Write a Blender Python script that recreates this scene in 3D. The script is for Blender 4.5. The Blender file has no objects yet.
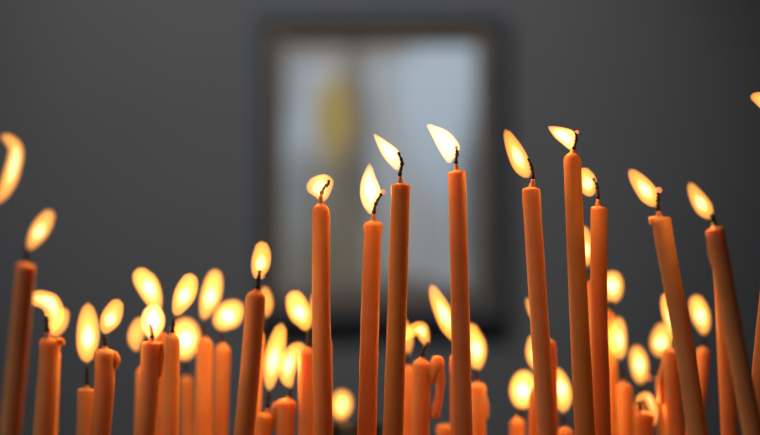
import bpy, bmesh, math, random
from mathutils import Vector, Matrix, noise

S = bpy.context.scene
COL = S.collection
PI = math.pi

# ------------------------------------------------------------------ camera
LENS, SENSOR = 85.0, 36.0
F = LENS / SENSOR * 760.0
PITCH = math.radians(4.0)
CAM = Vector((0, 0, 1.10))
FWD = Vector((0, math.cos(PITCH), math.sin(PITCH)))
UP = Vector((0, -math.sin(PITCH), math.cos(PITCH)))
RIGHT = Vector((1, 0, 0))
FOCUS = 0.80
cd = bpy.data.cameras.new('camera')
cam = bpy.data.objects.new('camera', cd); COL.objects.link(cam)
cam.location = CAM
cam.rotation_euler = (PI / 2 + PITCH, 0, 0)
cd.lens = LENS; cd.sensor_width = SENSOR
cd.clip_start = 0.01
cd.dof.use_dof = True
cd.dof.focus_distance = FOCUS
cd.dof.aperture_fstop = 4.1
S.camera = cam

def at(x, y, d):
    """a point at depth d (metres) seen along direction (x, y)"""
    return CAM + d * (FWD + RIGHT * ((x - 380.0) / F) + UP * ((217.5 - y) / F))

# ------------------------------------------------------------------ materials
def new_mat(name):
    m = bpy.data.materials.new(name); m.use_nodes = True
    nt = m.node_tree
    return m, nt, nt.nodes, nt.links, nt.nodes['Principled BSDF']

def noise_mix(nt, c1, c2, scale, detail=4, coord='Object', lo=.35, hi=.65):
    N, L = nt.nodes, nt.links
    tc = N.new('ShaderNodeTexCoord'); nz = N.new('ShaderNodeTexNoise')
    nz.inputs['Scale'].default_value = scale; nz.inputs['Detail'].default_value = detail
    L.new(tc.outputs[coord], nz.inputs['Vector'])
    r = N.new('ShaderNodeValToRGB')
    r.color_ramp.elements[0].position = lo; r.color_ramp.elements[0].color = (*c1, 1)
    r.color_ramp.elements[1].position = hi; r.color_ramp.elements[1].color = (*c2, 1)
    L.new(nz.outputs['Fac'], r.inputs['Fac'])
    return r, nz

def wax(name, c1, c2):
    m, nt, N, L, b = new_mat(name)
    r, nz = noise_mix(nt, c1, c2, 55)
    L.new(r.outputs['Color'], b.inputs['Base Color'])
    b.inputs['Roughness'].default_value = .55
    b.inputs['Specular IOR Level'].default_value = .22
    b.inputs['Subsurface Weight'].default_value = 1.0
    b.inputs['Subsurface Radius'].default_value = (1.0, .42, .12)
    b.inputs['Subsurface Scale'].default_value = .006
    bp = N.new('ShaderNodeBump'); bp.inputs['Strength'].default_value = .25
    bp.inputs['Distance'].default_value = .0006
    n2 = N.new('ShaderNodeTexNoise'); n2.inputs['Scale'].default_value = 260
    tc = N.new('ShaderNodeTexCoord'); L.new(tc.outputs['Object'], n2.inputs['Vector'])
    L.new(n2.outputs['Fac'], bp.inputs['Height']); L.new(bp.outputs['Normal'], b.inputs['Normal'])
    return m
WAX = wax('orange_wax', (.81, .340, .102), (.87, .395, .132))
WAX_OCHRE = wax('ochre_wax', (.72, .285, .06), (.78, .325, .075))

def flat(name, col, rough=.7, emis=None, es=0, metal=0):
    m, nt, N, L, b = new_mat(name)
    r, nz = noise_mix(nt, tuple(c * .85 for c in col), tuple(min(1, c * 1.12) for c in col), 40)
    L.new(r.outputs['Color'], b.inputs['Base Color'])
    b.inputs['Roughness'].default_value = rough
    b.inputs['Metallic'].default_value = metal
    if emis:
        b.inputs['Emission Color'].default_value = (*emis, 1)
        b.inputs['Emission Strength'].default_value = es
    return m
CHAR = flat('charred_wick', (.035, .024, .02), .9)
WAXED = flat('waxed_wick', (.62, .24, .11), .6)
EMBER = flat('glowing_wick_end', (.5, .12, .04), .8, (1, .22, .08), 1.2)
BLACK = flat('black_metal', (.012, .012, .013), .5)
BRASS = flat('aged_brass', (.30, .20, .09), .45, metal=.8)
FRAME_OUT = flat('blue_black_frame', (.058, .064, .078), .6)
FRAME_IN = flat('dark_brown_frame', (.14, .095, .058), .5)

def flame_mat(name, col, s):
    m = bpy.data.materials.new(name); m.use_nodes = True
    nt = m.node_tree; nt.nodes.clear()
    o = nt.nodes.new('ShaderNodeOutputMaterial'); e = nt.nodes.new('ShaderNodeEmission')
    e.inputs['Color'].default_value = (*col, 1); e.inputs['Strength'].default_value = s
    nt.links.new(e.outputs[0], o.inputs['Volume'])
    return m
HOT = flame_mat('flame_gas_hot', (1.0, .42, .10), 430)
FLAME = flame_mat('flame_gas', (1.0, .365, .048), 290)
FLAME_SOFT = flame_mat('flame_gas_soft', (1.0, .35, .046), 250)
CORE_HOT = flame_mat('flame_core_gas_hot', (1.0, .80, .52), 560)
CORE = flame_mat('flame_core_gas', (1.0, .78, .46), 290)
CORES = {'flame_gas_hot': CORE_HOT}

def sand_mat():
    m, nt, N, L, b = new_mat('pale_sand')
    r, nz = noise_mix(nt, (.34, .27, .19), (.5, .42, .31), 350, 8)
    L.new(r.outputs['Color'], b.inputs['Base Color']); b.inputs['Roughness'].default_value = .95
    bp = N.new('ShaderNodeBump'); bp.inputs['Distance'].default_value = .002
    L.new(nz.outputs['Fac'], bp.inputs['Height']); L.new(bp.outputs['Normal'], b.inputs['Normal'])
    return m
SAND = sand_mat()

def plaster(name, c):
    m, nt, N, L, b = new_mat(name)
    r, nz = noise_mix(nt, tuple(v * .93 for v in c), tuple(v * 1.06 for v in c), 1.6, 5)
    L.new(r.outputs['Color'], b.inputs['Base Color']); b.inputs['Roughness'].default_value = .92
    b.inputs['Specular IOR Level'].default_value = .2
    n2 = N.new('ShaderNodeTexNoise'); n2.inputs['Scale'].default_value = 60; n2.inputs['Detail'].default_value = 6
    tc = N.new('ShaderNodeTexCoord'); L.new(tc.outputs['Object'], n2.inputs['Vector'])
    bp = N.new('ShaderNodeBump'); bp.inputs['Distance'].default_value = .001; bp.inputs['Strength'].default_value = .4
    L.new(n2.outputs['Fac'], bp.inputs['Height']); L.new(bp.outputs['Normal'], b.inputs['Normal'])
    return m
WALL = plaster('grey_plaster', (.124, .126, .131))
STONE = plaster('stone_floor', (.14, .135, .13))
CEIL = plaster('ceiling_plaster', (.3, .3, .3))

# ------------------------------------------------------------------ mesh helpers
def link(name, bm, mat, parent=None, smooth=True):
    me = bpy.data.meshes.new(name)
    bmesh.ops.recalc_face_normals(bm, faces=bm.faces)
    bm.to_mesh(me); bm.free()
    me.materials.append(mat)
    if smooth:
        for p in me.polygons: p.use_smooth = True
    o = bpy.data.objects.new(name, me); COL.objects.link(o)
    if parent is not None:
        o.parent = parent
        o.matrix_parent_inverse = Matrix.Identity(4)
    return o

def catmull(P, n):
    """n+1 points along a smooth curve through P"""
    if len(P) == 2:
        return [P[0].lerp(P[1], i / n) for i in range(n + 1)]
    Q = [P[0] * 2 - P[1]] + list(P) + [P[-1] * 2 - P[-2]]
    out = []
    m = len(P) - 1
    for i in range(n + 1):
        t = i / n * m
        k = min(int(t), m - 1); u = t - k
        a, b, c, d = Q[k:k + 4]
        out.append(0.5 * ((2 * b) + (c - a) * u + (2 * a - 5 * b + 4 * c - d) * u * u + (3 * b - a - 3 * c + d) * u ** 3))
    return out

def sweep(bm, pts, rad, segs=16, shape=None, origin=Vector()):
    """closed tube through pts with radius rad[i]; shape(i, angle) scales the radius"""
    rings = []
    n = len(pts)
    t0 = (pts[1] - pts[0]).normalized()
    u = t0.orthogonal().normalized()
    for i, p in enumerate(pts):
        t = (pts[min(i + 1, n - 1)] - pts[max(i - 1, 0)]).normalized()
        u = (u - t * u.dot(t)).normalized()
        v = t.cross(u)
        ring = []
        for k in range(segs):
            a = 2 * PI * k / segs
            r = rad[i] * (shape(i, a) if shape else 1)
            ring.append(bm.verts.new(p - origin + (u * math.cos(a) + v * math.sin(a)) * r))
        rings.append(ring)
    for i in range(n - 1):
        for k in range(segs):
            k2 = (k + 1) % segs
            bm.faces.new((rings[i][k], rings[i][k2], rings[i + 1][k2], rings[i + 1][k]))
    for ring, p in ((rings[0], pts[0]), (rings[-1], pts[-1])):
        c = bm.verts.new(p - origin)
        for k in range(segs):
            bm.faces.new((ring[k], ring[(k + 1) % segs], c))

def box(bm, x0, x1, y0, y1, z0, z1, bev=0):
    r = bmesh.ops.create_cube(bm, size=1)
    for v in r['verts']:
        v.co = Vector((x0 + (v.co.x + .5) * (x1 - x0), y0 + (v.co.y + .5) * (y1 - y0), z0 + (v.co.z + .5) * (z1 - z0)))
    if bev:
        es = {e for v in r['verts'] for e in v.link_edges}
        bmesh.ops.bevel(bm, geom=list(es), offset=bev, segments=3, affect='EDGES', profile=.5)

def empty(name, loc, label, cat, group=None):
    o = bpy.data.objects.new(name, None); COL.objects.link(o)
    o.location = loc; o.empty_display_size = .01
    o['label'] = label; o['category'] = cat
    if group: o['group'] = group
    return o

# ------------------------------------------------------------------ flames
def teardrop(t, k=.38, tip=.24):
    # t along the flame, base to tip
    if t < k:
        s = t / k
        return .30 + .70 * math.sin(s * PI / 2) if s > 0 else .22
    s = (t - k) / (1 - k)
    return tip + (1 - tip) * (math.cos(s * PI / 2) ** .80)

def egg(t):
    return max(.12, math.sin(PI * min(1, max(0, .04 + t * .93))) ** .62)

def build_flame(parent, org, px, w, d, kind='t', mat=None, core=.55, power=1.0):
    mat = mat or FLAME
    d = d + .0022          # the gas burns just behind the bent wick
    if kind == 's':        # px is a list of chords across the flame, base to tip
        A = catmull([at(a, b, d) for a, b, c, e in px], 30); B = catmull([at(c, e, d) for a, b, c, e in px], 30)
        def shell(k, i0, i1):
            bm = bmesh.new(); rings = []
            for i in range(i0, i1 + 1):
                q = k * (1 if k == 1 else max(.08, math.sin(PI * (i - i0 + .3) / (i1 - i0 + .6))))
                c = (A[i] + B[i]) / 2; h = (B[i] - A[i]) / 2
                r = min(h.length, w * .5 * d / F) if w else h.length
                rings.append([bm.verts.new(c - org + (h * math.cos(2 * PI * j / 20) + FWD * r * math.sin(2 * PI * j / 20)) * q) for j in range(20)])
            for a, b in zip(rings, rings[1:]):
                for j in range(20): bm.faces.new((a[j], a[(j + 1) % 20], b[(j + 1) % 20], b[j]))
            bm.faces.new(rings[0]); bm.faces.new(rings[-1])
            return bm
        fl = link('flame', shell(1, 0, 30), mat, parent)
        if core: link('flame_core', shell(core, 5, 24), CORES.get(mat.name, CORE), fl)
        ld = bpy.data.lights.new('flame_light', 'POINT')
        ld.energy = FLAME_W * power; ld.color = (1, .50, .18); ld.shadow_soft_size = .0022
        lo = bpy.data.objects.new('flame_light', ld); COL.objects.link(lo)
        lo.parent = fl; lo.location = (A[14] + B[14]) / 2 - org
        return fl
    pts = catmull([at(x, y, d) for x, y in px], 26)
    R = w * .5 * d / F * (1.07 if d > .84 else 1.0)
    fn = (lambda t: teardrop(t)) if kind == 't' else (lambda t: teardrop(t, .52, .42)) if kind == 'o' else egg
    rad = [R * fn(i / 26) for i in range(27)]
    # round both ends
    rad[0] *= .45; rad[1] *= .8; rad[-1] *= .35; rad[-2] *= .75
    bm = bmesh.new(); sweep(bm, pts, rad, 20, origin=org)
    fl = link('flame', bm, mat, parent)
    if core:
        sub = pts[6:19]
        bm = bmesh.new()
        n = len(sub)
        sweep(bm, sub, [R * core * max(.08, math.sin(PI * (i + .3) / (n - .4))) for i in range(n)], 14, origin=org)
        link('flame_core', bm, CORES.get(mat.name, CORE), fl)
    ld = bpy.data.lights.new('flame_light', 'POINT')
    ld.energy = FLAME_W * power; ld.color = (1, .50, .18); ld.shadow_soft_size = .0022
    lo = bpy.data.objects.new('flame_light', ld); COL.objects.link(lo)
    lo.parent = fl; lo.location = pts[12] - org
    return fl
FLAME_W = .0125

# ------------------------------------------------------------------ candles
SAND_Z = 0.985
GROUP = 'lit orange taper candles standing in the sand tray'
R0 = .00405

def candle(label, body, d, flame=None, wick=None, w=1.0, cap='dome', grow=1.10, drips=(), seed=0,
           mat=WAX, ember=None, category='candle', fmat=None):
    """body: list of (x, y) from top to the lowest seen point; flame: dict(px, w, kind); wick: list of (x, y)"""
    rnd = random.Random(seed * 77 + 5)
    P = [at(x, y, d) for x, y in body]
    two = len(P) == 2
    dirn = (P[-1] - P[-2]).normalized()
    k = (SAND_Z - .012 - P[-1].z) / dirn.z
    base = P[-1] + dirn * k
    P.append(base)
    if two: P.pop(1)
    org = P[-1] - dirn * (.012 / abs(dirn.z)); org.z = SAND_Z
    root = empty('taper_candle', org, label, category, GROUP)
    # body curve, evenly resampled, top to base
    n = 64
    raw = catmull(P, 200)
    L = [0]
    for a, b in zip(raw, raw[1:]): L.append(L[-1] + (b - a).length)
    def pt(s):
        for i in range(200):
            if L[i + 1] >= s: return raw[i].lerp(raw[i + 1], (s - L[i]) / max(1e-9, L[i + 1] - L[i]))
        return raw[-1]
    tot = L[-1]
    ss = [tot * (i / n) ** 1.5 for i in range(n + 1)]
    r = R0 * w
    spine, rad = [], []
    # top cap
    if cap == 'dome':
        prof = [(-.0020, .16), (-.0014, .22), (-.0007, .42), (-.0001, .66), (.0007, .86), (.0018, .97)]
    elif cap == 'flat':
        prof = [(-.0022, .12), (-.0012, .20), (-.0004, .34), (.0000, .74), (.0002, .93), (.0010, 1.0)]
    elif cap == 'melt':
        prof = [(-.0004, .16), (0, .40), (.0004, .78), (.0013, 1.02), (.0028, 1.10), (.0050, 1.03)]
    d0 = (raw[1] - raw[0]).normalized()
    for s, q in prof:
        spine.append(pt(s) if s > 0 else raw[0] + d0 * s); rad.append(r * q)
    for s in ss:
        if s > prof[-1][0] + .0008:
            spine.append(pt(s))
            g = 1 + (grow - 1) * min(1, s / .12)
            rad.append(r * g * (1 + .030 * noise.noise(Vector((s * 60, seed * 3.1, 0))) + .018 * noise.noise(Vector((s * 260, seed * 1.7, 4)))))
    ph = rnd.random() * 6.28
    slant = rnd.uniform(-.10, .10)
    def shp(i, a):
        v = 1 + .020 * math.cos(3 * a + ph + i * .02) + .020 * math.cos(2 * a + ph * 2)
        if i < 9:
            v *= 1 + .07 * noise.noise(Vector((math.cos(a) * 1.3, math.sin(a) * 1.3, seed + i * .13)))
        return v
    bm = bmesh.new(); sweep(bm, spine, rad, 28, shp, org)
    # uneven melted lip
    for v in bm.verts:
        q = v.co + org - raw[0]
        if q.z > -.004 and (q - d0 * q.dot(d0)).length > r * .3:
            v.co += -d0 * (slant * q.x + .00035 * noise.noise(Vector((q.x * 400, q.y * 400, seed))))
    link('candle_body', bm, mat, root)
    for dp in drips:
        pts = catmull([at(x, y, d - dp.get('fw', 0)) for x, y in dp['px']], 20)
        ws = dp['w']
        rr = []
        for i in range(21):
            t = i / 20 * (len(ws) - 1); kk = min(int(t), len(ws) - 2)
            rr.append((ws[kk] + (ws[kk + 1] - ws[kk]) * (t - kk)) * .5 * d / F)
        rr[0] *= .55; rr[-1] *= .55
        bm = bmesh.new(); sweep(bm, pts, rr, 14, lambda i, a: 1 + .08 * noise.noise(Vector((i * .4, math.cos(a), seed))), org)
        link('wax_drip', bm, mat, root)
    if wick:
        W = [at(x, y, d) for x, y in wick]
        W[0] = W[0] + d0 * .0015
        pts = catmull(W, 22)
        rw = .00072 if abs(d - FOCUS) < .03 else .00085
        rr = [rw * (1.35 if i < 4 else 1.0 + .25 * math.sin(i * 1.9)) * (1 if i < 20 else .8) for i in range(23)]
        bm = bmesh.new(); sweep(bm, pts[6:], rr[6:], 10, lambda i, a: 1 + .22 * math.cos(2 * a + i * .9), org)
        wk = link('wick', bm, CHAR, root)
        bm = bmesh.new(); sweep(bm, pts[:7], [rw * (2.0 - .14 * i) for i in range(7)], 10, origin=org)
        link('wick_foot', bm, WAXED, wk)
        if ember:
            c = at(ember[0], ember[1], d)
            bm = bmesh.new()
            bmesh.ops.create_icosphere(bm, subdivisions=2, radius=.5 * ember[2] * d / F)
            for v in bm.verts: v.co = v.co * (1 + .15 * noise.noise(v.co * 900)) + c - org
            link('ember', bm, EMBER, wk)
    if flame:
        build_flame(root, org, flame['px'], flame.get('w', 0), d, flame.get('kind', 't'), flame.get('mat', fmat), flame.get('core', .56), flame.get('p', 1))
    return root

SOFT = FLAME_SOFT
CANDLES = [
 # ---- the tall candles in the sharp row
 dict(label='tall sharp candle with an oval flame bent left over a curled black wick',
      body=[(321, 206), (321, 300), (323, 435)], d=.80, wick=[(321, 207), (321, 196), (324, 188), (328, 184), (329, 180)],
      flame=dict(px=[(321,203,323,203),(315,197,328,198),(308,192,332,190),(306,186,334,182),(310,179,331,177),(318,175,326,174)], w=17, kind='s'), w=1.0),
 dict(label='shortest of the four sharp candles before the picture, flame upright',
      body=[(373, 221), (370, 320), (367, 435)], d=.81, w=.97, cap='melt', wick=[(373, 221), (374, 212), (376, 203), (382, 193)],
      flame=dict(px=[(369,214,373,214),(363,206,377,205),(360,196,381,195),(360,186,380,187),(362,177,376,177),(366,168,373,168),(369,163,370,163)], kind='s', mat=HOT), ember=(383, 192, 5)),
 dict(label='tall ochre-orange candle before the picture, thick black wick, slim flame leaning left', mat=WAX_OCHRE,
      body=[(401, 184), (399, 250), (393, 435)], d=.79, w=1.03, cap='flat', wick=[(401, 184), (400, 174), (402, 163), (398, 152)],
      flame=dict(px=[(395,170,399,170),(388,163,401,163),(382,155,401,155),(378,147,397,149),(375,140,388,142),(373,134,376,134)], kind='s', mat=HOT)),
 dict(label='tallest candle before the right side of the picture, pale flame leaning left',
      body=[(457, 171), (459, 250), (463, 435)], d=.80, w=1.0, cap='flat', wick=[(457, 171), (456, 162), (457, 154), (456, 146)],
      flame=dict(px=[(447,163,451,163),(441,154,457,154),(437,147,460,147),(433,139,455,138),(429,131,446,130),(426,125,431,124)], kind='s', mat=HOT)),
 dict(label='tall candle just right of the picture, oval flame leaning left off a bent wick',
      body=[(531, 188), (535, 250), (547, 435)], d=.80, w=1.0, cap='flat', wick=[(532, 187), (533, 177), (532, 168), (528, 158)],
      flame=dict(px=[(529, 178), (523, 168), (517, 155), (511, 142), (505, 129)], w=19)),
 dict(label='tallest candle in the middle right, short pointed flame blown left over its wick', mat=WAX_OCHRE,
      body=[(572, 155), (576, 250), (585, 435)], d=.80, w=.95, grow=1.18, cap='dome', wick=[(572, 156), (574, 148), (576, 140), (576, 132)],
      flame=dict(px=[(575,132,574,148),(570,129,570,150),(562,127,562,144),(554,126,555,138),(548,126,549,130)], kind='s', mat=HOT), ember=(577, 132, 4)),
 dict(label='sharp candle touching the right side of the tallest middle-right candle',
      body=[(599, 207), (599, 300), (602, 435)], d=.82, w=.95, cap='flat', wick=[(598, 206), (598, 197), (597, 187), (593, 178)],
      flame=dict(px=[(595, 194), (590, 190), (587, 182), (584, 175), (581, 168)], w=20, kind='o')),
 dict(label='leaning candle right of centre with a wax lump at its lip and glowing wick end',
      body=[(661, 218), (669, 265), (685, 350), (698, 435)], d=.765, w=.97, cap='flat',
      drips=[dict(px=[(662, 219), (655, 220), (649, 221)], w=[9, 8, 9]), dict(px=[(660, 228), (659, 245), (663, 262)], w=[5, 6, 3])],
      wick=[(659, 218), (658, 209), (658, 200), (658, 192)],
      flame=dict(px=[(656, 207), (651, 198), (644, 188), (636, 178), (629, 169)], w=20), ember=(659, 190, 6)),
 dict(label='leaning blurred candle near the right edge, oval flame tilted left',
      body=[(714, 228), (721, 263), (733, 330), (753, 435)], d=.74, w=.93, cap='flat', drips=[dict(px=[(708, 238), (709, 250), (711, 264)], w=[2.5, 3, 1.5])], wick=[(714, 228), (714, 221), (711, 214)],
      flame=dict(px=[(711, 219), (706, 211), (700, 202), (694, 192), (689, 182)], w=18)),
 dict(label='rightmost candle, slanting out of the frame, only its flame tip and lower side seen',
      body=[(785, 125), (770, 290), (756, 435)], d=.79, w=1.0, grow=1.1, wick=[(785, 125), (784, 116), (780, 108)],
      flame=dict(px=[(780, 112), (773, 107), (766, 102), (758, 98), (750, 96)], w=18)),
 # ---- left edge
 dict(label='leftmost candle, mostly outside the frame, with a tall curved flame',
      body=[(-16, 222), (-20, 320), (-26, 435)], d=.69, wick=[(-16, 222), (-14, 212), (-8, 204)],
      flame=dict(px=[(-4, 205), (5, 190), (12, 172), (16, 150), (8, 139), (0, 137)], w=17)),
 dict(label='blurred candle at the left edge with an oval flame tilted right',
      body=[(26, 264), (20, 330), (10, 435)], d=.69, w=.97, cap='flat', wick=[(26, 264), (27, 256), (24, 246)],
      flame=dict(px=[(29, 250), (34, 240), (40, 230), (46, 220), (52, 210)], w=19, kind='o')),
 # ---- left cluster
 dict(label='left candle whose flame curls left like a mushroom over a straight wick',
      body=[(50, 338), (47, 380), (43, 435)], d=.75, w=1.0, cap='melt', wick=[(48, 338), (47, 330), (47, 320), (47, 316)],
      drips=[dict(px=[(57, 342), (61, 341), (63, 345)], w=[8, 7, 5])],
      flame=dict(px=[(50,336,53,335),(46,322,63,322),(44,312,64,308),(40,308,57,295),(34,306,43,290),(26,301,32,291),(24,298,25,294)], w=20, kind='s')),
 dict(label='candle hidden behind the mushroom-flamed candle, its flame leaning right beside it',
      body=[(53, 350), (50, 435)], d=.88, w=.9, wick=[(53, 350), (54, 342), (55, 337)],
      flame=dict(px=[(53, 338), (58, 328), (62, 318), (66, 308)], w=15, kind='o', core=0), fmat=SOFT),
 dict(label='low candle half hidden at the left of the thick lumpy candle, tall upright flame',
      body=[(87, 389), (86, 435)], d=.86, w=1.1, cap='flat', wick=[(87, 389), (87, 379), (87, 366)],
      flame=dict(px=[(87, 363), (87, 350), (88, 335), (88, 318), (88, 302)], w=22, kind='e'), fmat=SOFT),
 dict(label='thick lumpy candle at left with wax swelling on its right lip',
      body=[(105, 349), (104, 390), (100, 435)], d=.76, w=1.08, grow=1.05, cap='melt', wick=[(105, 349), (105, 341), (104, 334)],
      drips=[dict(px=[(113, 352), (116, 360), (112, 372), (111, 390)], w=[7, 9, 7, 3])],
      flame=dict(px=[(104, 334), (107, 326), (111, 318), (115, 309), (119, 299)], w=21, kind='o')),
 dict(label='flat-topped candle in the left cluster with a small round bright flame',
      body=[(151, 342), (149, 390), (145, 435)], d=.76, w=1.0, grow=1.06, cap='flat', wick=[(152, 342), (152, 333), (150, 324)],
      drips=[dict(px=[(161, 342), (162, 356), (160, 378)], w=[5, 6, 3])],
      flame=dict(px=[(150,341,154,341),(144,333,161,333),(141,325,165,325),(141,316,165,316),(145,308,161,308),(151,304,156,304)], w=20, kind='s', mat=HOT)),
 dict(label='candle hidden behind the flat-topped one, soft flame showing at its left',
      body=[(143, 368), (141, 435)], d=.90, w=.9, wick=[(143, 368), (142, 360), (140, 352)],
      flame=dict(px=[(137, 352), (135, 340), (138, 328), (142, 317)], w=16, kind='o', core=0), fmat=SOFT),
 dict(label='candle behind the flat-topped one whose tall flame leans left above it',
      body=[(161, 334), (158, 435)], d=.87, w=.9, wick=[(161, 334), (160, 325), (159, 318)],
      flame=dict(px=[(158, 314), (154, 300), (148, 286), (142, 277), (138, 268)], w=22, kind='o')),
 dict(label='candle right of the flat-topped one, slender flame leaning right',
      body=[(172, 336), (170, 435)], d=.84, w=.95, wick=[(172, 336), (173, 328), (174, 318)],
      flame=dict(px=[(175, 316), (180, 305), (185, 294), (189, 283), (191, 273)], w=21, kind='o')),
 dict(label='shaded candle deep in the left cluster under a big round blurred flame',
      body=[(186, 378), (187, 435)], d=.98, w=.95, wick=[(186, 378), (186, 369), (186, 360)],
      flame=dict(px=[(187, 360), (185, 350), (186, 338), (184, 326), (182, 318)], w=27, kind='e'), fmat=SOFT),
 dict(label='left of the two paired blurred candles, tall slim flame above',
      body=[(205, 340), (203, 435)], d=.91, w=1.02, wick=[(205, 340), (204, 331), (203, 322)],
      flame=dict(px=[(203, 320), (207, 307), (211, 295), (214, 281), (216, 269)], w=20, kind='o')),
 dict(label='right of the two paired blurred candles, wide flame tilted right',
      body=[(223, 346), (220, 435)], d=.93, w=1.0, wick=[(223, 346), (222, 338), (221, 330)],
      flame=dict(px=[(219, 330), (223, 322), (229, 315), (236, 309), (243, 304)], w=26, kind='e'), fmat=SOFT),
 dict(label='blurred round-topped candle left of the picture, upright flame split by its wick',
      body=[(256, 293), (251, 360), (244, 435)], d=.765, w=1.05, grow=1.06, wick=[(257, 293), (258, 283), (260, 270)],
      flame=dict(px=[(259, 281), (259, 272), (261, 262), (262, 251), (261, 241)], w=20, kind='o')),
 dict(label='candle hidden behind the round-topped one, flame peeping at its right shoulder',
      body=[(258, 333), (252, 435)], d=.9, w=.88, wick=[(258, 333), (261, 326), (265, 318)],
      flame=dict(px=[(266, 318), (267, 308), (266, 297), (264, 286)], w=13, kind='o', core=0), fmat=SOFT),
 dict(label='low candle right of the round-topped one under a long slim flame',
      body=[(266, 413), (263, 435)], d=.87, w=1.0, cap='melt', wick=[(267, 413), (268, 402), (270, 391)],
      flame=dict(px=[(269, 391), (271, 375), (274, 358), (278, 340), (282, 323)], w=19, kind='o')),
 dict(label='low lumpy candle with a flame arching right to the nearby wick',
      body=[(286, 399), (285, 435)], d=.87, w=1.1, cap='melt', wick=[(287, 399), (290, 392), (292, 388)],
      drips=[dict(px=[(278, 402), (274, 412), (274, 430)], w=[7, 8, 5])],
      flame=dict(px=[(291, 388), (287, 376), (289, 362), (296, 350), (306, 345)], w=18, kind='e')),
 dict(label='candle just behind the left side of the first sharp candle, flame leaning left',
      body=[(308, 350), (307, 435)], d=.87, w=1.05, wick=[(308, 350), (309, 342), (308, 332)],
      flame=dict(px=[(307, 331), (304, 321), (299, 311), (295, 300), (291, 291)], w=22, kind='o')),
 dict(label='candle hidden directly behind the first sharp candle, sliver of flame at its left',
      body=[(324, 338), (324, 435)], d=.89, w=.95, wick=[(323, 338), (321, 330), (319, 322)],
      flame=dict(px=[(318, 322), (316, 311), (315, 300), (314, 292)], w=12, core=0), fmat=SOFT),
 # ---- middle
 dict(label='round-topped candle right of the ochre candle with a twisted wax drip hanging clear',
      body=[(421, 361), (421, 400), (420, 435)], d=.86, w=1.05, wick=[(422, 361), (423, 352), (428, 342)],
      drips=[dict(px=[(430, 384), (433, 374), (437, 364), (437, 356)], w=[7, 13, 15, 9]),
             dict(px=[(437, 364), (440, 380), (439, 396), (436, 410), (434, 418)], w=[13, 10, 8, 10, 11])],
      flame=dict(px=[(424,346,430,343),(419,340,430,334),(416,336,427,324),(411,339,418,321),(404,342,407,326)], w=14, kind='s')),
 dict(label='candle half hidden behind the ochre candle, tall flame showing at its right',
      body=[(408, 368), (408, 435)], d=.90, w=.95, wick=[(408, 368), (408, 360), (407, 352)],
      flame=dict(px=[(407, 358), (408, 343), (406, 330), (402, 318)], w=12, kind='o', core=0), fmat=SOFT),
 dict(label='candle behind the tallest picture candle, long flame slanting up to the left',
      body=[(458, 355), (459, 435)], d=.86, w=1.02, wick=[(458, 355), (457, 348), (455, 342)],
      flame=dict(px=[(456, 342), (450, 328), (443, 312), (436, 297), (431, 284)], w=18)),
 dict(label='candle at the right side of the tallest picture candle, rounded flame beside it',
      body=[(477, 383), (477, 435)], d=.90, w=1.05, cap='melt', wick=[(477, 383), (477, 376), (476, 368)],
      drips=[dict(px=[(484, 392), (486, 406), (486, 420)], w=[3, 5, 4])],
      flame=dict(px=[(477, 371), (477, 360), (476, 347), (472, 335), (470, 323)], w=20, kind='o')),
 dict(label='low wax stub rising at the left foot of the tallest picture candle', category='candle',
      body=[(446, 424), (446, 435)], d=.9, w=1.15, cap='melt'),
 dict(label='candle behind the right side of the candle just right of the picture',
      body=[(548, 341), (550, 435)], d=.87, w=.95, wick=[(547, 341), (544, 334), (540, 328)],
      flame=dict(px=[(541, 329), (537, 318), (531, 307), (526, 297)], w=12, core=0), fmat=SOFT),
 dict(label='candle behind the left side of the candle just right of the picture',
      body=[(537, 388), (536, 435)], d=.89, w=.95, wick=[(536, 388), (536, 380), (535, 372)],
      flame=dict(px=[(536, 371), (534, 360), (533, 348), (533, 334)], w=15, kind='o', core=.4)),
 dict(label='low blurred candle right of the picture under a broad round flame',
      body=[(517, 420), (517, 435)], d=.93, w=1.0, wick=[(518, 420), (520, 414), (522, 408)],
      flame=dict(px=[(524, 409), (523, 400), (523, 389), (525, 378), (527, 370)], w=25, kind='e'), fmat=FLAME),
 dict(label='lowest candle between two tall right candles, pointed flame leaning left',
      body=[(565, 429), (565, 435)], d=.91, w=1.0, wick=[(565, 429), (564, 422), (563, 414)],
      flame=dict(px=[(563, 413), (563, 400), (561, 387), (558, 376), (554, 367)], w=19)),
 # ---- right cluster
 dict(label='candle hidden between the two touching tall candles, flame showing in the gap',
      body=[(592, 282), (596, 435)], d=.87, w=.8, wick=[(592, 282), (590, 275), (588, 269)],
      flame=dict(px=[(587, 267), (587, 255), (586, 242), (583, 225)], w=14, kind='o')),
 dict(label='blurred candle just right of the touching pair, round flame above its top',
      body=[(608, 313), (609, 370), (613, 435)], d=.93, w=1.0, wick=[(609, 313), (611, 306), (612, 300)],
      flame=dict(px=[(613, 303), (613, 294), (612, 284), (611, 276), (610, 271)], w=21, kind='e'), fmat=SOFT),
 dict(label='right cluster candle under a neat upright oval flame, below the round flame',
      body=[(624, 384), (626, 435)], d=.92, w=1.05, wick=[(623, 384), (622, 374), (620, 364)],
      flame=dict(px=[(620, 360), (620, 350), (619, 338), (619, 326), (619, 316)], w=15, kind='e')),
 dict(label='right cluster candle with an oval flame and a tiny glowing wick end',
      body=[(640, 404), (638, 435)], d=.97, w=.95, wick=[(641, 402), (641, 392), (641, 384)],
      flame=dict(px=[(641, 384), (640, 374), (639, 363), (637, 353), (636, 345)], w=17, kind='e'), ember=(649, 378, 4)),
 dict(label='low candle in the right cluster with a small flame curling over to the right',
      body=[(645, 412), (644, 435)], d=.88, w=1.05, cap='melt', wick=[(641, 412), (640, 406), (640, 402)],
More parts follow.
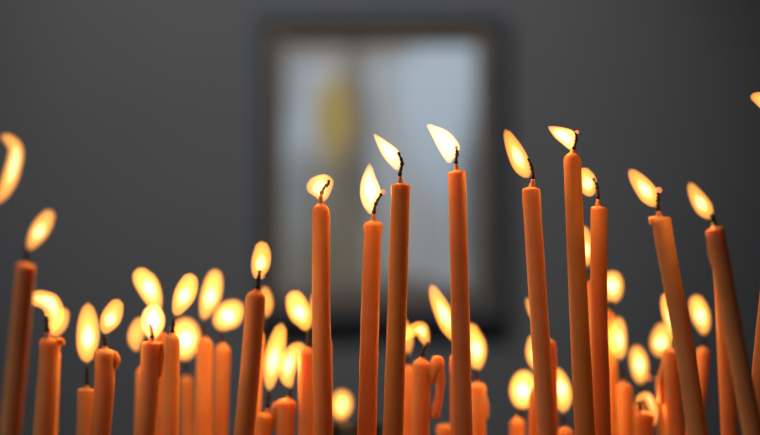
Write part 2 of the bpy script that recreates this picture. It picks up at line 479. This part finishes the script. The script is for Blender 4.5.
      flame=dict(px=[(635, 402), (641, 397), (648, 397), (653, 408), (654, 418), (654, 427)], w=10, kind='e', core=.35, p=.5)),
 dict(label='blurred candle behind the lumpy-lipped leaning candle, flame pointing up beside it',
      body=[(671, 350), (672, 400), (676, 435)], d=.88, w=1.1, wick=[(672, 350), (674, 344), (675, 338)],
      drips=[dict(px=[(664, 362), (661, 380), (662, 404)], w=[5, 7, 8])],
      flame=dict(px=[(676, 343), (675, 330), (671, 315), (668, 302), (666, 292)], w=17, kind='o')),
 dict(label='dim candle far back in the right cluster under a wide soft flame',
      body=[(664, 376), (665, 435)], d=.98, w=.95, wick=[(664, 376), (663, 368), (662, 360)],
      flame=dict(px=[(660, 357), (660, 347), (662, 336), (664, 323)], w=20, kind='o'), fmat=SOFT),
 dict(label='small blurred candle between the two leaning right candles, oval flame above a gap',
      body=[(703, 349), (700, 390), (694, 435)], d=.93, w=.92, wick=[(703, 349), (704, 343), (703, 336)],
      flame=dict(px=[(704, 335), (703, 325), (700, 314), (697, 304), (695, 295)], w=18, kind='o')),
 dict(label='nearly upright candle behind the leaning candle nearest the right edge, top hidden',
      body=[(722, 268), (726, 350), (730, 435)], d=.86, w=.95, cap='flat'),
]
for i, c in enumerate(CANDLES):
    candle(seed=i + 1, **c)

# ------------------------------------------------------------------ black lamp cup behind the candles
def lathe(bm, prof, c, segs=40):
    rings = []
    for r, z in prof:
        rings.append([bm.verts.new(c + Vector((r * math.cos(2 * PI * k / segs), r * math.sin(2 * PI * k / segs), z))) for k in range(segs)])
    for a, b in zip(rings, rings[1:]):
        for k in range(segs):
            bm.faces.new((a[k], a[(k + 1) % segs], b[(k + 1) % segs], b[k]))
    for ring in (rings[0], rings[-1]):
        if len(ring) > 2:
            try: bm.faces.new(ring)
            except ValueError: pass

LD = 1.04
top = at(356, 424, LD)
base = Vector((top.x, top.y, SAND_Z))
H = top.z - SAND_Z
lamp = empty('lamp_cup', base, 'black rounded lamp cup low behind the candles with a short wide flame', 'lamp')
bm = bmesh.new()
lathe(bm, [(.010, -.003), (.011, .004), (.008, .012), (.006, H * .35), (.009, H * .52), (.0135, H * .72), (.0152, H * .9), (.0148, H), (.0138, H + .0005), (.0135, H - .004), (.002, H - .005)], Vector())
link('cup', bm, BLACK, lamp)
bm = bmesh.new()
p0 = at(342, 428, LD); sweep(bm, [p0, at(341, 424, LD), at(341, 418, LD)], [.0008, .0007, .0005], 8, origin=base)
link('wick', bm, CHAR, lamp)
build_flame(lamp, base, [(341, 420), (341, 412), (342, 404), (342, 396), (342, 390)], 19, LD, 'e', FLAME, .4)

# ------------------------------------------------------------------ sand tray on its stand
TX0, TX1, TY0, TY1 = -.36, .36, .52, 1.16
tray = empty('sand_tray', Vector(((TX0 + TX1) / 2, (TY0 + TY1) / 2, 0)), 'shallow metal tray of sand below the frame that holds the candles', 'tray')
o0 = tray.location
def tb(*a, bev=.003):
    b_ = bmesh.new(); x0, x1, y0, y1, z0, z1 = a
    box(b_, x0 - o0.x, x1 - o0.x, y0 - o0.y, y1 - o0.y, z0, z1, bev); return b_
link('tray_floor', tb(TX0, TX1, TY0, TY1, .935, .945, bev=.001), BRASS, tray, False)
for a in ((TX0 - .006, TX0, TY0, TY1), (TX1, TX1 + .006, TY0, TY1), (TX0 - .006, TX1 + .006, TY0 - .006, TY0), (TX0 - .006, TX1 + .006, TY1, TY1 + .006)):
    link('rim', tb(*a, .935, .993, bev=.0015), BRASS, tray, False)
for sx in (TX0 + .03, TX1 - .03):
    for sy in (TY0 + .03, TY1 - .03):
        b_ = bmesh.new(); sweep(b_, [Vector((sx - o0.x, sy - o0.y, .935)), Vector((sx - o0.x, sy - o0.y, .5)), Vector((sx - o0.x, sy - o0.y, 0))], [.014, .011, .016], 16)
        link('leg', b_, BLACK, tray)
bm = bmesh.new()
nx, ny = 90, 80
g = [[bm.verts.new((TX0 + .001 + (TX1 - TX0 - .002) * i / nx, TY0 + .001 + (TY1 - TY0 - .002) * j / ny, SAND_Z + .0012 * noise.noise(Vector((i * .3, j * .3, 0))))) for j in range(ny + 1)] for i in range(nx + 1)]
for i in range(nx):
    for j in range(ny):
        bm.faces.new((g[i][j], g[i + 1][j], g[i + 1][j + 1], g[i][j + 1]))
bot = [bm.verts.new((x, y, .9455)) for x, y in ((TX0 + .001, TY0 + .001), (TX1 - .001, TY0 + .001), (TX1 - .001, TY1 - .001), (TX0 + .001, TY1 - .001))]
bm.faces.new(bot)
bm.faces.new([g[i][0] for i in range(nx + 1)] + [bot[1], bot[0]])
bm.faces.new([g[i][ny] for i in range(nx, -1, -1)] + [bot[3], bot[2]])
bm.faces.new([g[0][j] for j in range(ny, -1, -1)] + [bot[0], bot[3]])
bm.faces.new([g[nx][j] for j in range(ny + 1)] + [bot[2], bot[1]])
sand = link('sand', bm, SAND); sand['kind'] = 'stuff'; sand['label'] = 'pale sand filling the candle tray'; sand['category'] = 'sand'

# ------------------------------------------------------------------ room
WY = 2.62
def room(name, *a, mat=WALL):
    b_ = bmesh.new(); box(b_, *a); o = link(name, b_, mat, None, False); o['kind'] = 'structure'; return o
room('floor', -2.2, 2.2, -1.6, WY + .1, -.1, 0, mat=STONE)
room('wall_back', -2.2, 2.2, WY, WY + .1, 0, 2.9)
room('wall_left', -2.3, -2.2, -1.6, WY + .1, 0, 2.9)
room('wall_right', 2.2, 2.3, -1.6, WY + .1, 0, 2.9)
room('ceiling', -2.3, 2.3, -1.6, WY + .1, 2.9, 3.0, mat=CEIL)

# ------------------------------------------------------------------ framed picture on the wall
DW = (WY - CAM.y) / math.cos(PITCH)
def wallpt(x, y):
    r = FWD + RIGHT * ((x - 380.0) / F) + UP * ((217.5 - y) / F)
    return CAM + r * ((WY - CAM.y) / r.y)
a_, b_ = wallpt(284, 43), wallpt(476, 294)
PX0, PX1, PZ1, PZ0 = a_.x, b_.x, a_.z, b_.z
pic = empty('framed_picture', Vector(((PX0 + PX1) / 2, WY, PZ0)), 'large blurred framed painting with a dark frame hanging on the grey wall', 'picture')
po = pic.location
def pb(x0, x1, y0, y1, z0, z1, bev=.002):
    q = bmesh.new(); box(q, x0 - po.x, x1 - po.x, y0 - po.y, y1 - po.y, z0 - po.z, z1 - po.z, bev); return q

def frame_ring(w0, w1, depth, chamfer):
    """four mitred mouldings between insets w0 and w1 outside the picture opening"""
    q = bmesh.new()
    def rect(w, y):
        return [q.verts.new((x - po.x, y - po.y, z - po.z)) for x, z in ((PX0 - w, PZ0 - w), (PX1 + w, PZ0 - w), (PX1 + w, PZ1 + w), (PX0 - w, PZ1 + w))]
    rs = [rect(w0, WY - .002), rect(w0, WY - depth + chamfer), rect(w0 + chamfer, WY - depth), rect(w1 - chamfer, WY - depth), rect(w1, WY - depth + chamfer), rect(w1, WY - .002)]
    for k in range(len(rs)):
        A, B = rs[k], rs[(k + 1) % len(rs)]
        for i in range(4):
            q.faces.new((A[i], A[(i + 1) % 4], B[(i + 1) % 4], B[i]))
    return q
link('frame_moulding', frame_ring(0, .020, .030, .004), FRAME_IN, pic, False)
link('outer_frame', frame_ring(.0201, .041, .044, .006), FRAME_OUT, pic, False)

def painting_mat():
    m, nt, N, L, b = new_mat('faded_painting')
    tc = N.new('ShaderNodeTexCoord'); sp = N.new('ShaderNodeSeparateXYZ')
    # gentle wobble so painted edges are not geometric
    nz = N.new('ShaderNodeTexNoise'); nz.inputs['Scale'].default_value = 5; nz.inputs['Detail'].default_value = 5
    L.new(tc.outputs['Generated'], nz.inputs['Vector'])
    mx = N.new('ShaderNodeVectorMath'); mx.operation = 'MULTIPLY_ADD'
    sub = N.new('ShaderNodeVectorMath'); sub.operation = 'SUBTRACT'
    L.new(nz.outputs['Color'], sub.inputs[0]); sub.inputs[1].default_value = (.5, .5, .5)
    L.new(sub.outputs[0], mx.inputs[0]); mx.inputs[1].default_value = (.09, 0, .09)
    L.new(tc.outputs['Generated'], mx.inputs[2]); L.new(mx.outputs[0], sp.inputs[0])
    def math_(op, a, b_=None, c=None):
        n = N.new('ShaderNodeMath'); n.operation = op
        for i, v in enumerate((a, b_, c)):
            if v is None: continue
            if isinstance(v, (int, float)): n.inputs[i].default_value = v
            else: L.new(v, n.inputs[i])
        return n.outputs[0]
    X, Z = sp.outputs['X'], sp.outputs['Z']
    cur = N.new('ShaderNodeRGB'); cur.outputs[0].default_value = (.64, .79, .93, 1); cur = cur.outputs[0]
    def blob(cx, cy, rx, ry, col, amt=1, soft=.5):
        nonlocal cur
        dx = math_('DIVIDE', math_('SUBTRACT', X, cx), rx); dz = math_('DIVIDE', math_('SUBTRACT', Z, cy), ry)
        rr = math_('SQRT', math_('ADD', math_('MULTIPLY', dx, dx), math_('MULTIPLY', dz, dz)))
        mr = N.new('ShaderNodeMapRange'); mr.interpolation_type = 'SMOOTHSTEP'
        mr.inputs['From Min'].default_value = 1 - soft; mr.inputs['From Max'].default_value = 1 + soft
        mr.inputs['To Min'].default_value = amt; mr.inputs['To Max'].default_value = 0
        L.new(rr, mr.inputs['Value'])
        mix = N.new('ShaderNodeMix'); mix.data_type = 'RGBA'
        L.new(mr.outputs[0], mix.inputs['Factor']); L.new(cur, mix.inputs['A']); mix.inputs['B'].default_value = (*col, 1)
        cur = mix.outputs['Result']
    def P(x, y): return (x - 272) / 211, 1 - (y - 38) / 264
    def pxblob(x, y, rx, ry, col, amt=1, soft=.5):
        u, v = P(x, y); blob(u, v, rx / 211, ry / 264, col, amt, soft)
    for a in BLOBS: pxblob(*a)
    L.new(cur, b.inputs['Base Color']); b.inputs['Roughness'].default_value = .6
    return m
BLOBS = [
 (335, 48, 80, 18, (.36, .31, .27), .85),
 (285, 70, 14, 60, (.32, .31, .30), .6),
 (332, 268, 62, 62, (.25, .215, .155), 1),
 (330, 200, 45, 50, (.27, .25, .20), .9),
 (290, 200, 14, 60, (.33, .36, .37), .8),
 (350, 140, 17, 95, (.20, .16, .11), 1),
 (328, 118, 21, 46, (.58, .43, .13), 1),
 (362, 165, 8, 70, (.22, .24, .28), .8),
 (384, 120, 14, 60, (.50, .48, .44), .7),
 (412, 250, 45, 60, (.52, .50, .49), .8),
 (405, 200, 18, 70, (.60, .62, .64), .8),
 (474, 220, 12, 110, (.18, .20, .21), .9),
 (440, 105, 36, 60, (.70, .86, 1.0), .9),
 (380, 298, 130, 14, (.17, .16, .15), .9),
]
PAINT = painting_mat()
link('painting', pb(PX0 - .004, PX1 + .004, WY - .016, WY - .003, PZ0 - .004, PZ1 + .004, 0), PAINT, pic, False)

# ------------------------------------------------------------------ light
W = bpy.data.worlds.new('world'); S.world = W; W.use_nodes = True
bg = W.node_tree.nodes['Background']
bg.inputs[0].default_value = (.62, .72, .88, 1); bg.inputs[1].default_value = .035

def area(name, loc, target, size, size_y, energy, col):
    l = bpy.data.lights.new(name, 'AREA'); l.shape = 'RECTANGLE'; l.size = size; l.size_y = size_y
    l.energy = energy; l.color = col
    o = bpy.data.objects.new(name, l); COL.objects.link(o); o.location = loc
    o.rotation_euler = (Vector(target) - Vector(loc)).to_track_quat('-Z', 'Y').to_euler()
    return o
# daylight of a window high on the left behind the camera
area('window_daylight', (-1.95, -.35, 2.1), (0, .9, 1.15), 1.2, 1.4, 11, (.80, .90, 1.0))
# added fill spot, no real lamp: brightens the wall round the picture, fading outward
sl = bpy.data.lights.new('wall_fill_spot', 'SPOT'); sl.energy = 98; sl.spot_size = math.radians(45); sl.spot_blend = 1.0
sl.color = (1.0, .985, .97); sl.shadow_soft_size = .08
so = bpy.data.objects.new('wall_fill_spot', sl); COL.objects.link(so); so.location = (-.3, .95, 2.65)
so.rotation_euler = (Vector((-.1, WY, 1.50)) - so.location).to_track_quat('-Z', 'Y').to_euler()

# ------------------------------------------------------------------ view
S.view_settings.view_transform = 'Standard'
S.view_settings.look = 'None'
S.view_settings.gamma = 1.0
S.view_settings.use_curve_mapping = False
S.view_settings.exposure = 0.0
S.cycles.transparent_max_bounces = 64
S.cycles.volume_bounces = 0
S.cycles.max_bounces = 8
S.cycles.sample_clamp_indirect = 4
